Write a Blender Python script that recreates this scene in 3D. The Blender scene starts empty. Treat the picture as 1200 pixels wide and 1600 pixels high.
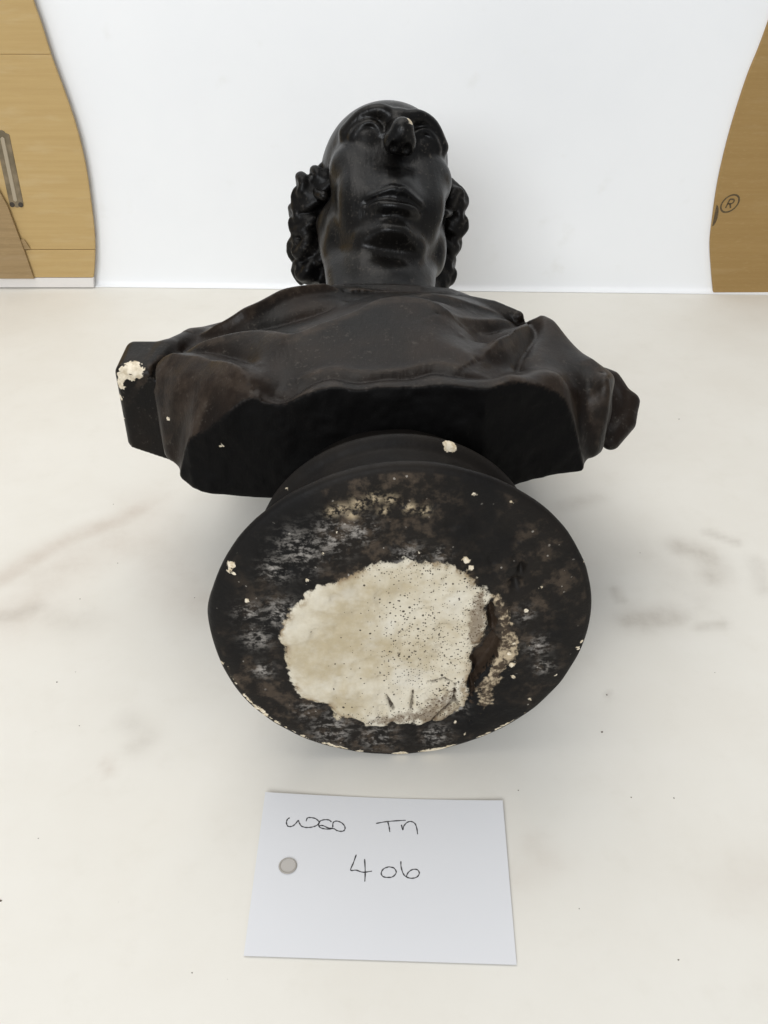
import bpy, bmesh, math, random
import numpy as np
from mathutils import Vector, Matrix, Euler
from math import radians as rad

S = bpy.context.scene
C = S.collection
rng = np.random.default_rng(7)

# ------------------------------------------------------------------ camera, light, exposure
cam = bpy.data.cameras.new("camera")
cam.sensor_fit = 'VERTICAL'; cam.sensor_height = 24.0; cam.lens = 22.5
cam.clip_start = 0.01; cam.clip_end = 50
camo = bpy.data.objects.new("camera", cam); C.objects.link(camo)
camo.location = (0, 0, .495); camo.rotation_euler = (rad(90 - 36.4), 0, 0)
S.camera = camo

W = bpy.data.worlds.new("World"); S.world = W; W.use_nodes = True
bg = W.node_tree.nodes["Background"]
bg.inputs[0].default_value = (.95, .97, 1, 1); bg.inputs[1].default_value = .34

def area(name, loc, aim, sx, sy, power, col):
    l = bpy.data.lights.new(name, 'AREA'); l.shape = 'RECTANGLE'; l.size = sx; l.size_y = sy
    l.energy = power; l.color = col
    o = bpy.data.objects.new(name, l); C.objects.link(o); o.location = loc
    o.rotation_euler = (Vector(aim) - Vector(loc)).to_track_quat('-Z', 'Y').to_euler()
    return o
area("ceiling_lamp", (-.25, 1.05, 1.55), (-.05, .95, 0), 1.8, 1.0, 16, (1, .97, .92))
area("front_fill", (-.8, -2.4, 1.75), (0, .9, .15), 2.0, 1.3, 72, (.93, .965, 1))  # added unseen source behind the camera, lifts socle face and backdrop

S.view_settings.view_transform = 'Standard'; S.view_settings.look = 'None'
S.view_settings.exposure = .14; S.view_settings.gamma = 1
S.render.engine = 'CYCLES'

# ------------------------------------------------------------------ measurements (mm)
TORSO = [[-85.0,518.0,198.1],[-62.8,515.0,200.7],[-50.6,512.0,206.0],[-31.0,512.0,211.3],[-15.5,512.0,210.4],[0.0,512.0,211.7],[15.5,512.0,211.3],[38.6,512.0,213.5],[61.9,512.0,211.3],[77.0,525.0,213.4],[97.5,530.0,207.6],[117.6,535.0,195.3],[148.0,550.0,172.5],[-99.8,518.0,188.9],[-126.3,520.0,164.1],[-140.9,535.0,124.8],[-113.2,519.0,176.7],[-123.2,535.0,182.2],[-138.9,548.0,174.6],[139.8,540.0,130.3],[149.9,548.0,149.8],[-155.4,570.0,176.7],[-150.6,550.0,153.6],[-152.6,585.0,186.6],[-132.8,575.0,191.9],[-113.4,560.0,196.5],[-80.8,525.0,205.9],[-137.5,605.0,187.1],[-119.4,600.0,195.0],[-95.2,600.0,199.8],[-77.9,592.0,204.2],[-59.8,575.0,211.2],[-42.6,585.0,212.8],[-21.7,600.0,213.6],[-3.5,615.0,216.6],[22.0,615.0,217.5],[-81.9,550.0,206.5],[-105.8,570.0,198.3],[-61.0,545.0,206.8],[-40.7,550.0,211.0],[0.0,560.0,215.0],[41.1,560.0,215.0],[-19.9,532.0,211.5],[19.9,535.0,212.1],[-63.9,528.0,202.4],[-84.2,648.0,191.6],[-55.1,655.0,193.4],[-28.3,660.0,197.7],[-101.7,650.0,192.2],[-133.0,650.0,176.3],[-77.0,680.0,193.9],[-49.6,700.0,189.8],[-111.9,642.0,186.8],[44.7,700.0,188.8],[77.8,680.0,188.2],[64.7,645.0,201.0],[44.7,625.0,212.0],[39.0,600.0,214.1],[69.6,605.0,194.9],[36.7,545.0,213.6],[52.0,595.0,207.0],[86.6,660.0,187.5],[57.6,555.0,208.4],[95.7,605.0,200.3],[80.1,575.0,203.3],[68.3,560.0,201.2],[104.8,655.0,179.5],[115.8,655.0,188.3],[125.5,640.0,187.8],[140.4,600.0,182.2],[110.2,600.0,195.0],[120.8,580.0,190.7],[92.5,565.0,198.6],[72.3,535.0,205.4],[94.7,585.0,200.1],[135.7,560.0,182.3],[123.0,565.0,189.1],[0.0,720.0,182.7],[-25.3,715.0,184.4],[25.3,715.0,184.4],[-163.8,660.0,165.0],[-150.2,665.0,172.1]]
FRAME = [[0.01059,0.407,0.11047],[0.99905,0.04362,0.0],[-0.04361,0.99879,-0.02269],[-0.00099,0.02267,0.99974]]
PATCH = [[-70.7,1.4],[-69.0,8.0],[-65.5,14.5],[-62.1,19.3],[-56.2,26.3],[-50.5,31.6],[-43.0,36.1],[-35.6,39.7],[-22.2,44.7],[-13.8,49.7],[-6.6,50.8],[0.6,50.3],[9.1,48.9],[17.5,49.1],[27.3,46.0],[34.8,41.1],[38.6,37.8],[42.7,31.4],[49.4,22.3],[47.4,15.0],[49.3,3.3],[47.4,-6.8],[41.4,-15.2],[39.3,-25.7],[41.0,-33.0],[39.6,-43.9],[41.4,-53.3],[39.9,-64.7],[36.1,-70.4],[26.7,-75.8],[15.8,-79.2],[4.8,-78.7],[-2.0,-78.3],[-6.2,-74.2],[-10.2,-79.9],[-18.5,-79.5],[-25.2,-75.2],[-27.9,-71.2],[-40.1,-72.6],[-43.8,-58.9],[-50.4,-56.7],[-55.7,-56.4],[-60.8,-52.4],[-65.4,-39.2],[-68.2,-21.1],[-70.2,-10.6]]
CRESCENT = [[53.1,23.0],[60.1,12.9],[64.9,-0.7],[66.8,-16.3],[64.7,-32.2],[58.8,-42.9],[55.7,-55.9],[52.5,-71.1],[49.8,-71.0],[47.5,-55.5],[45.8,-47.9],[51.8,-37.1],[56.4,-26.5],[58.1,-12.4],[56.3,3.0],[52.4,14.8]]
GAP = [[50.1,20.6],[53.0,14.8],[56.3,3.0],[57.8,-12.4],[56.4,-26.5],[50.5,-37.1],[45.1,-47.9],[44.6,-63.0],[40.8,-69.6],[41.3,-51.5],[39.5,-42.1],[41.7,-33.9],[41.1,-22.2],[48.1,-8.6],[49.3,3.3],[48.0,14.2]]
CRACKS = [[[32.2,-43.6],[32.2,-58.6],[25.1,-67.9],[17.9,-78.3]],[[7.1,-49.9],[6.0,-65.1],[8.2,-77.9]],[[32.9,-58.6],[37.4,-68.5]],[[16.3,-42.9],[25.4,-39.6],[32.2,-43.6]],[[-8.9,-52.9],[-4.8,-64.5]]]
NOTCH = [[66.1,41.8],[63.6,31.8]]
FACE_CHIPS = [[-93.7,50.2,4.5],[-95.5,46.3,3],[-92.8,44.4,2],[-88.2,24.9,3],[-106.9,-24.2,3.5],[-103.0,-26.5,2],[-93.8,-61.5,4],[-89.2,-62.8,4],[-85.0,-68.7,3.5],[-78.5,-77.6,3],[105.6,-20.3,3],[106.9,-15.2,2.5],[79.6,-60.6,2],[-35.9,70.4,2],[37.2,92.6,1.6],[78.1,28.5,1.5],[101.7,44.2,1.5],[21.2,47.9,2],[34.6,49.3,4],[37.3,44.2,3],[63.6,-21.1,2.2],[66.3,-31.7,2.5],[66.0,-13.5,1.6],[67.9,-42.5,2],[34.4,-80.2,2],[40.9,-89.9,2],[43.6,-79.5,1.6],[71.5,11.1,1.6],[75.9,-17.5,1.2],[94.3,-41.0,1.2],[57.2,87.5,1.5],[-53.1,38.9,2],[-43.6,56.8,1.5],[8.7,56.4,1.4],[-3.5,53.3,1.3]]
RIMWEAR = [[-32.4,86.2,7],[-24.0,88.8,8],[-15.5,91.8,7],[-7.2,90.7,6],[3.0,85.1,6],[11.5,82.7,5],[-37.5,84.3,6],[-27.5,81.9,5],[-10.5,83.4,5]]
SCUFF = [[-55.6,59.4,26],[-38.1,67.5,24],[-24.2,71.3,18],[-68.8,14.2,22],[-86.8,14.9,16],[-84.7,-4.8,16],[-83.0,-30.5,12],[-42.8,-82.2,26],[-14.7,-89.5,22],[21.8,-91.3,18],[37.1,-68.8,10],[-58.0,-64.3,14],[80.4,-16.7,14],[85.7,-32.6,12],[70.6,8.7,10],[3.5,53.0,16],[21.0,54.6,10],[-70.3,46.7,16]]
STROKES = [["letter_w",[[-57.07,37.4],[-58.3,36.22],[-58.7,33.95],[-57.79,31.73],[-56.39,31.19],[-54.53,31.83],[-52.82,33.9],[-51.85,35.74],[-50.89,33.97],[-49.53,31.98],[-47.14,31.16],[-44.45,31.25],[-41.83,32.0],[-40.0,33.18],[-38.96,34.57],[-39.89,36.34],[-41.96,37.78],[-44.71,38.15],[-46.42,37.73],[-46.98,35.44]]],["letter_e",[[-31.71,35.7],[-33.36,37.0],[-36.07,37.05],[-38.33,36.17],[-39.33,34.33],[-38.96,32.32],[-37.12,31.03],[-34.01,30.59],[-30.59,31.1],[-33.7,31.59],[-36.5,32.84],[-38.82,32.9]]],["letter_d",[[-30.65,31.91],[-30.69,35.05],[-29.43,36.31],[-27.49,36.28],[-25.08,35.0],[-23.38,32.58],[-23.55,30.34],[-25.1,29.41],[-27.8,29.77],[-29.42,30.83],[-30.6,31.24]]],["letter_t",[[-4.85,35.77],[-0.06,37.01],[5.71,37.91],[13.05,38.69]]],["letter_t",[[2.25,37.22],[3.13,33.42],[3.6,30.09]]],["letter_n",[[10.47,35.44],[11.3,31.89],[11.95,34.59],[13.84,37.13],[16.15,37.88],[18.48,36.6],[19.65,33.49],[20.24,29.06]]],["digit_four",[[-15.56,13.93],[-16.99,8.27],[-18.21,3.8],[-15.01,3.79],[-11.01,2.65],[-5.89,3.53]]],["digit_four",[[-10.54,11.27],[-9.8,2.97],[-9.75,-3.28]]],["digit_zero",[[3.6,6.69],[0.69,5.22],[-0.6,2.43],[0.6,0.29],[3.3,-0.17],[6.22,0.47],[8.02,3.25],[6.58,5.96],[3.6,6.69]]],["digit_six",[[10.55,10.53],[10.76,6.92],[12.06,2.56],[14.04,0.44],[16.98,-0.28],[19.9,0.63],[21.27,3.12],[20.13,5.28],[17.43,5.36],[14.99,3.47],[13.8,0.71]]]]
CARD = [[-1.1,318.1,0.0],[[-74.17,55.06],[72.38,53.97],[72.83,-49.3],[-72.19,-48.94]]]
SPOT = [-54.59,4.86]
LEFT_EDGE = [[-366.0,15.1],[-359.6,41.9],[-354.6,74.5],[-352.2,113.8],[-350.9,150.1],[-352.9,191.4],[-358.7,229.6],[-367.1,272.9],[-371.0,301.6],[-375.3,326.4],[-381.0,368.1]]
RIGHT_EDGE = [[413.7,1.4],[405.1,31.8],[397.0,64.4],[393.7,96.0],[391.2,141.6],[393.1,195.6],[399.2,250.0],[405.8,282.3],[410.1,308.0],[416.2,352.5]]
LEFT_MARKS = [[-422.9,273.2],[-372.6,51.0],[-447.6,87.2],[-440.8,172.6],[-442.0,108.3]]
RIGHT_MARK = [[410.4,113.7],[420.7,113.7],[408.2,124.3],[394.8,99.1]]
CHIPS = [[-173.4,592.0,185.4,4.5],[-170.0,587.0,183.6,5.5],[-177.2,587.0,182.6,4.5],[-174.7,586.0,177.7,3],[-182.8,587.0,172.2,3.5],[-185.5,587.0,161.1,3],[-187.1,587.0,151.8,2.5],[-187.5,587.0,143.5,3],[-180.5,587.0,178.2,3.5],[-75.4,900.0,202.6,2.4],[138.5,535.0,133.7,3.5],[39.9,478.0,192.1,5],[41.9,474.0,192.0,3.5],[-57.1,474.0,163.3,1.5],[-103.7,515.0,165.8,2],[-116.6,515.0,148.7,1.6],[-143.2,548.0,167.3,1.6]]
STAINS = [[[[-304.7,581.5],[-282.4,609.7],[-258.1,637.0],[-230.4,657.5],[-212.3,676.1]],13,0.75,0],[[[-291.5,540.4],[-274.2,547.6],[-262.3,593.4],[-233.1,622.3],[-198.6,635.2]],30,0.45,0],[[[-213.2,680.9],[-186.2,626.6],[-168.3,585.5],[-143.1,554.9]],28,0.35,0],[[[243.7,622.3],[260.0,613.9],[267.4,593.4],[260.1,585.5]],13,0.75,1],[[[272.9,642.3],[293.1,628.3]],5,0.6,1],[[[185.9,534.7],[202.8,534.7],[218.6,540.4]],13,0.8,1],[[[234.3,526.3],[254.5,529.8]],5,0.6,1],[[[180.6,570.0],[182.6,554.9]],4,0.6,1],[[[-171.9,436.0],[-156.3,422.3],[-161.0,414.2]],9,0.4,1],[[[-178.8,401.2],[-174.2,393.6]],4,0.5,0],[[[-250.2,540.4],[-240.1,529.8],[-221.7,533.3]],14,0.3,1],[[[-290.3,536.9],[-264.4,547.6]],8,0.5,1],[[[154.8,459.1],[156.6,457.3]],2.5,0.7,1],[[[80.7,318.9],[92.8,327.2],[87.0,340.0]],12,0.25,0],[[[199.4,310.9],[220.2,318.9]],18,0.25,0],[[[157.1,680.9],[186.9,690.5]],10,0.35,1],[[[300.8,601.5],[298.5,570.0]],9,0.4,1],[[[211.0,618.1],[234.6,585.5],[243.8,562.4]],20,0.22,1]]
SPECKS = [[295.0,827.8,1.3],[-235.2,557.9,1.1],[-229.1,470.5,1.2],[-203.3,431.0,0.9],[-215.7,601.5,1],[-237.8,682.8,0.9],[-146.8,559.4,0.9],[210.3,614.7,0.8],[144.6,425.5,1.6],[153.8,458.5,1.5],[-215.3,303.8,2],[-218.6,480.3,0.7],[153.0,373.6,1],[179.4,373.1,1.1],[83.8,378.8,1],[234.3,479.7,0.8],[-101.0,262.7,0.8],[108.7,299.1,0.8],[156.7,269.7,0.9],[-205.5,344.3,0.8]]
HAIR_L = [[-85.5,905.0,199.8,17],[-90.2,900.0,175.8,17],[-89.5,890.0,152.6,17],[-86.1,880.0,133.6,14],[-69.4,905.0,210.5,14],[-69.7,905.0,177.2,15],[-72.2,885.0,148.2,14]]
HAIR_R = [[78.1,920.0,189.3,15],[80.5,915.0,169.9,14],[73.4,905.0,149.4,13],[70.1,895.0,127.4,15],[62.0,880.0,120.6,10],[66.3,925.0,198.1,12],[63.5,900.0,141.1,13]]
EYE = [11.8,880.0,262.6]
NECK = [[-53.2,760.0,167.1],[41.4,760.0,167.1]]

# ------------------------------------------------------------------ helpers
def link(name, me, mat=None, parent=None, smooth=True):
    o = bpy.data.objects.new(name, me); C.objects.link(o)
    if mat: me.materials.append(mat)
    if parent: o.parent = parent
    if smooth:
        me.polygons.foreach_set('use_smooth', [True] * len(me.polygons))
    return o
def mesh(name, v, f):
    me = bpy.data.meshes.new(name); me.from_pydata([tuple(map(float, q)) for q in v], [], [tuple(map(int, q)) for q in f]); me.update()
    return me
def npmesh(name, v, quads):
    me = bpy.data.meshes.new(name)
    n, m = len(v), len(quads)
    me.vertices.add(n); me.vertices.foreach_set('co', np.asarray(v, np.float32).ravel())
    me.loops.add(m * 4); me.loops.foreach_set('vertex_index', np.asarray(quads, np.int32).ravel())
    me.polygons.add(m); me.polygons.foreach_set('loop_start', np.arange(0, m * 4, 4, dtype=np.int32))
    me.polygons.foreach_set('loop_total', np.full(m, 4, np.int32))
    me.update(calc_edges=True); me.validate()
    return me
def attr(me, name, vals):
    a = me.attributes.new(name, 'FLOAT', 'POINT'); a.data.foreach_set('value', np.asarray(vals, np.float32))
def tag(o, label=None, cat=None, kind=None):
    if label: o['label'] = label
    if cat: o['category'] = cat
    if kind: o['kind'] = kind
    return o
def empty(name, loc=(0, 0, 0)):
    o = bpy.data.objects.new(name, None); C.objects.link(o); o.location = loc; o.empty_display_size = .05
    return o
def vnoise(P, scale, seed=0):
    """smooth value noise in -1..1 at points P (n,3)"""
    r = np.random.default_rng(seed); T = r.uniform(-1, 1, (32, 32, 32)).astype(np.float32)
    q = np.asarray(P, np.float32) * scale + 100
    i = np.floor(q).astype(int); t = q - i; t = t * t * (3 - 2 * t); i %= 32; j = (i + 1) % 32
    out = 0
    for a in (0, 1):
        for b in (0, 1):
            for c in (0, 1):
                w = (t[:, 0] if a else 1 - t[:, 0]) * (t[:, 1] if b else 1 - t[:, 1]) * (t[:, 2] if c else 1 - t[:, 2])
                out = out + w * T[(j if a else i)[:, 0], (j if b else i)[:, 1], (j if c else i)[:, 2]]
    return out
def catmull(P, n=8):
    P = np.asarray(P, float)
    if len(P) < 3: return np.array([P[0] + (P[1] - P[0]) * t for t in np.linspace(0, 1, n)])
    Q = np.vstack([2 * P[0] - P[1], P, 2 * P[-1] - P[-2]]); out = []
    for k in range(len(P) - 1):
        a, b, c, d = Q[k:k + 4]
        for t in np.arange(n) / n:
            out.append(.5 * (2 * b + (c - a) * t + (2 * a - 5 * b + 4 * c - d) * t * t + (3 * b - a - 3 * c + d) * t ** 3))
    return np.array(out + [P[-1]])

# ------------------------------------------------------------------ signed distance sculpting
class Field:
    """a grid of signed distances (mm) that shapes are blended into; mesh() walks its zero surface"""
    def __init__(s, lo, hi, h):
        s.h = h; s.lo = np.array(lo, np.float32); n = np.ceil((np.array(hi) - lo) / h).astype(int) + 1; s.n = n
        s.ax = [s.lo[i] + h * np.arange(n[i], dtype=np.float32) for i in range(3)]
        s.v = np.full(n, 1e3, np.float32)
    def win(s, lo, hi, m):
        sl = []
        for i in range(3):
            a = int(max(0, math.floor((lo[i] - m - s.lo[i]) / s.h))); b = int(min(s.n[i], math.ceil((hi[i] + m - s.lo[i]) / s.h) + 1))
            sl.append(slice(a, max(b, a)))
        sl = tuple(sl)
        return sl, s.ax[0][sl[0]][:, None, None], s.ax[1][sl[1]][None, :, None], s.ax[2][sl[2]][None, None, :]
    def blend(s, sl, d, k, cut):
        a = s.v[sl]
        if a.size == 0: return
        if cut:
            d = -d
            s.v[sl] = np.maximum(a, d) + (np.maximum(k - np.abs(a - d), 0) ** 2 / (4 * k) if k else 0)
        else:
            s.v[sl] = np.minimum(a, d) - (np.maximum(k - np.abs(a - d), 0) ** 2 / (4 * k) if k else 0)
    def ell(s, c, r, k=6, cut=False, M=None):
        R = max(r); c = np.array(c, float)
        sl, x, y, z = s.win(c - R, c + R, k + 14 if not cut else k + 4)
        x = x - c[0]; y = y - c[1]; z = z - c[2]
        if M is not None:
            x, y, z = (M[i][0] * x + M[i][1] * y + M[i][2] * z for i in range(3))
        k0 = np.sqrt((x / r[0]) ** 2 + (y / r[1]) ** 2 + (z / r[2]) ** 2)
        k1 = np.sqrt((x / r[0] ** 2) ** 2 + (y / r[1] ** 2) ** 2 + (z / r[2] ** 2) ** 2) + 1e-9
        s.blend(sl, k0 * (k0 - 1) / k1, k, cut)
    def cap(s, a, b, r1, r2=None, k=6, cut=False):
        r2 = r1 if r2 is None else r2; a = np.array(a, float); b = np.array(b, float); R = max(r1, r2)
        sl, x, y, z = s.win(np.minimum(a, b) - R, np.maximum(a, b) + R, k + 14 if not cut else k + 4)
        d = b - a; L = float(d @ d) + 1e-9
        t = np.clip(((x - a[0]) * d[0] + (y - a[1]) * d[1] + (z - a[2]) * d[2]) / L, 0, 1)
        q = np.sqrt((x - a[0] - t * d[0]) ** 2 + (y - a[1] - t * d[1]) ** 2 + (z - a[2] - t * d[2]) ** 2)
        s.blend(sl, q - (r1 + (r2 - r1) * t), k, cut)
    def line(s, P, r, k=4, cut=False):
        rs = r if hasattr(r, '__len__') else [r] * len(P)
        P = [np.array(q, float) for q in P]; R = max(rs)
        sl, x, y, z = s.win(np.min(P, 0) - R, np.max(P, 0) + R, k + 12 if not cut else k + 4)
        best = None
        for a, b, r1, r2 in zip(P[:-1], P[1:], rs[:-1], rs[1:]):
            d = b - a; L = float(d @ d) + 1e-9
            t = np.clip(((x - a[0]) * d[0] + (y - a[1]) * d[1] + (z - a[2]) * d[2]) / L, 0, 1)
            q = np.sqrt((x - a[0] - t * d[0]) ** 2 + (y - a[1] - t * d[1]) ** 2 + (z - a[2] - t * d[2]) ** 2) - (r1 + (r2 - r1) * t)
            best = q if best is None else np.minimum(best, q)
        s.blend(sl, best, k, cut)
    def mesh(s, name, to_world=None):
        v = s.v; ins = v < 0; n = v.shape
        acc = np.zeros((n[0] - 1, n[1] - 1, n[2] - 1, 3), np.float32); cnt = np.zeros(acc.shape[:3], np.float32)
        def cells(d):           # slices of the cells round an edge along axis d
            o = [i for i in range(3) if i != d]
            for a in (0, 1):
                for b in (0, 1):
                    yield o, a, b
        E = {}
        for d in range(3):
            s0 = [slice(None)] * 3; s1 = [slice(None)] * 3; s0[d] = slice(0, -1); s1[d] = slice(1, None)
            f0, f1 = v[tuple(s0)], v[tuple(s1)]
            idx = np.argwhere((f0 < 0) != (f1 < 0)); E[d] = idx
            a = f0[tuple(idx.T)]; b = f1[tuple(idx.T)]; t = a / (a - b)
            P = idx.astype(np.float32); P[:, d] += t
            for o, p, q in cells(d):
                c = idx.copy(); c[:, o[0]] -= p; c[:, o[1]] -= q
                ok = np.all((c >= 0) & (c < np.array(cnt.shape)), 1); cc = tuple(c[ok].T)
                np.add.at(acc, cc, P[ok]); np.add.at(cnt, cc, 1)
        act = cnt > 0; ids = np.full(cnt.shape, -1, np.int64); ids[act] = np.arange(act.sum())
        V = acc[act] / cnt[act][:, None] * s.h + s.lo
        F = []
        for d in range(3):
            idx = E[d]; o = [i for i in range(3) if i != d]
            ok = np.all((idx[:, o] > 0) & (idx[:, o] < np.array(cnt.shape)[o]), 1); idx = idx[ok]
            q = []
            for p, r in ((1, 1), (0, 1), (0, 0), (1, 0)):
                c = idx.copy(); c[:, o[0]] -= p; c[:, o[1]] -= r; q.append(ids[tuple(c.T)])
            q = np.array(q).T
            flip = ins[tuple(idx.T)]
            if d == 1: flip = ~flip
            q[~flip] = q[~flip][:, ::-1]
            F.append(q)
        F = np.vstack(F)
        if to_world is not None: V = to_world(V)
        return npmesh(name, V, F), V

# ------------------------------------------------------------------ materials
class NT:
    def __init__(s, name):
        s.m = bpy.data.materials.new(name); s.m.use_nodes = True; s.t = s.m.node_tree; s.n = s.t.nodes
        s.b = s.n['Principled BSDF']; s.co = None
    def new(s, t, **k):
        n = s.n.new(t)
        for a, b in k.items(): setattr(n, a, b)
        return n
    def put(s, sock, v):
        if isinstance(v, bpy.types.NodeSocket): s.t.links.new(v, sock)
        else: sock.default_value = v
    def math(s, op, a, b=0., c=0., clamp=False):
        n = s.new('ShaderNodeMath', operation=op, use_clamp=clamp)
        for i, v in enumerate((a, b, c)): s.put(n.inputs[i], v)
        return n.outputs[0]
    def pos(s):
        if s.co is None: s.co = s.new('ShaderNodeTexCoord').outputs['Object']
        return s.co
    def noise(s, scale, detail=4, rough=.55, stretch=None, offset=0):
        n = s.new('ShaderNodeTexNoise'); n.inputs['Scale'].default_value = scale
        n.inputs['Detail'].default_value = detail; n.inputs['Roughness'].default_value = rough
        co = s.pos()
        if stretch or offset:
            mp = s.new('ShaderNodeMapping'); s.t.links.new(co, mp.inputs[0]); co = mp.outputs[0]
            if stretch: mp.inputs['Scale'].default_value = stretch
            mp.inputs['Location'].default_value = (offset, offset * .7, offset * 1.3)
        s.t.links.new(co, n.inputs['Vector'])
        return n.outputs['Fac']
    def voro(s, scale, feat='F1'):
        n = s.new('ShaderNodeTexVoronoi', feature=feat); n.inputs['Scale'].default_value = scale
        s.t.links.new(s.pos(), n.inputs['Vector']); return n
    def attr(s, name):
        return s.new('ShaderNodeAttribute', attribute_name=name).outputs['Fac']
    def ramp(s, v, lo, hi):
        n = s.new('ShaderNodeMapRange', interpolation_type='SMOOTHSTEP')
        s.put(n.inputs['Value'], v); n.inputs['From Min'].default_value = lo; n.inputs['From Max'].default_value = hi
        return n.outputs[0]
    def mix(s, f, a, b):
        n = s.new('ShaderNodeMix', data_type='RGBA'); s.put(n.inputs['Factor'], f)
        s.put(n.inputs[6], a if isinstance(a, bpy.types.NodeSocket) else (*a, 1)); s.put(n.inputs[7], b if isinstance(b, bpy.types.NodeSocket) else (*b, 1))
        return n.outputs[2]
    def bump(s, h, strength=.3, dist=.001, prev=None):
        n = s.new('ShaderNodeBump'); n.inputs['Strength'].default_value = strength; n.inputs['Distance'].default_value = dist
        s.put(n.inputs['Height'], h)
        if prev is not None: s.put(n.inputs['Normal'], prev)
        s.put(s.b.inputs['Normal'], n.outputs[0]); return n.outputs[0]
    def set(s, **k):
        for a, v in k.items():
            a = {'color': 'Base Color', 'rough': 'Roughness', 'spec': 'Specular IOR Level', 'coat': 'Coat Weight', 'coat_rough': 'Coat Roughness', 'metal': 'Metallic'}[a]
            if a == 'Base Color' and not isinstance(v, bpy.types.NodeSocket): v = (*v, 1)
            s.put(s.b.inputs[a], v)
        return s.m

def paint(name, base, base2, rough0, rough1, spec=.4):
    """weathered dark paint over cream plaster; attribute 'chip' = mm outside a chip"""
    m = NT(name)
    n1 = m.noise(14, 5); n2 = m.noise(90, 5, .6); n3 = m.noise(420, 3)
    col = m.mix(m.ramp(n1, .38, .66), base, base2)
    col = m.mix(m.math('MULTIPLY', m.ramp(n2, .58, .75), .25), col, (.052, .045, .038))
    col = m.mix(m.math('MULTIPLY', m.ramp(m.math('MULTIPLY', n3, m.math('ADD', .55, m.math('MULTIPLY', n2, .9))), .60, .74), .28), col, (.10, .088, .074))     # dust and fine scuffs
    col = m.mix(m.math('MULTIPLY', m.attr('ridge_light'), m.math('ADD', .10, m.math('MULTIPLY', m.ramp(n2, .35, .65), .45))), col, (.050, .036, .026))  # fold ridges lightened: their highlights are painted into the colour
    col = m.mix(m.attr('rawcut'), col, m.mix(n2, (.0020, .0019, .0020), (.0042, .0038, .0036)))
    d = m.math('ADD', m.attr('chip'), m.math('MULTIPLY', m.math('SUBTRACT', m.noise(260, 4, .65), .5), 9.0))
    mask = m.math('SUBTRACT', 1.0, m.ramp(d, -.25, .35))
    cream = m.mix(m.ramp(m.noise(180, 3, offset=3), .35, .7), (.78, .70, .56), (.50, .42, .30))
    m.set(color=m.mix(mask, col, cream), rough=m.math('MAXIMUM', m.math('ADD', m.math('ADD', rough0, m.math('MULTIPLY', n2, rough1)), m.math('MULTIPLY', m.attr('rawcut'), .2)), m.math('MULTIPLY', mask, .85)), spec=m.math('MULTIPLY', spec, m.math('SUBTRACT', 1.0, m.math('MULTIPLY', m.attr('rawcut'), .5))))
    b = m.bump(n3, .10, .0006)
    b = m.bump(m.noise(70, 5, .6, (3.2, 1, 1.4), 6), .30, .0016, m.bump(n2, .22, .0015, b))
    m.bump(mask, -.5, .0012, b)
    return m.m
M_PAINT = paint("worn_black_paint", (.0034, .0032, .0033), (.0062, .0054, .0048), .26, .22, .13)
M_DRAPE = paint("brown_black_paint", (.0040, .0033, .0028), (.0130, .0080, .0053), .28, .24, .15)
M_HEAD = paint("glossy_black_paint", (.0034, .0032, .0032), (.0070, .0060, .0050), .20, .22, .20)

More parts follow.
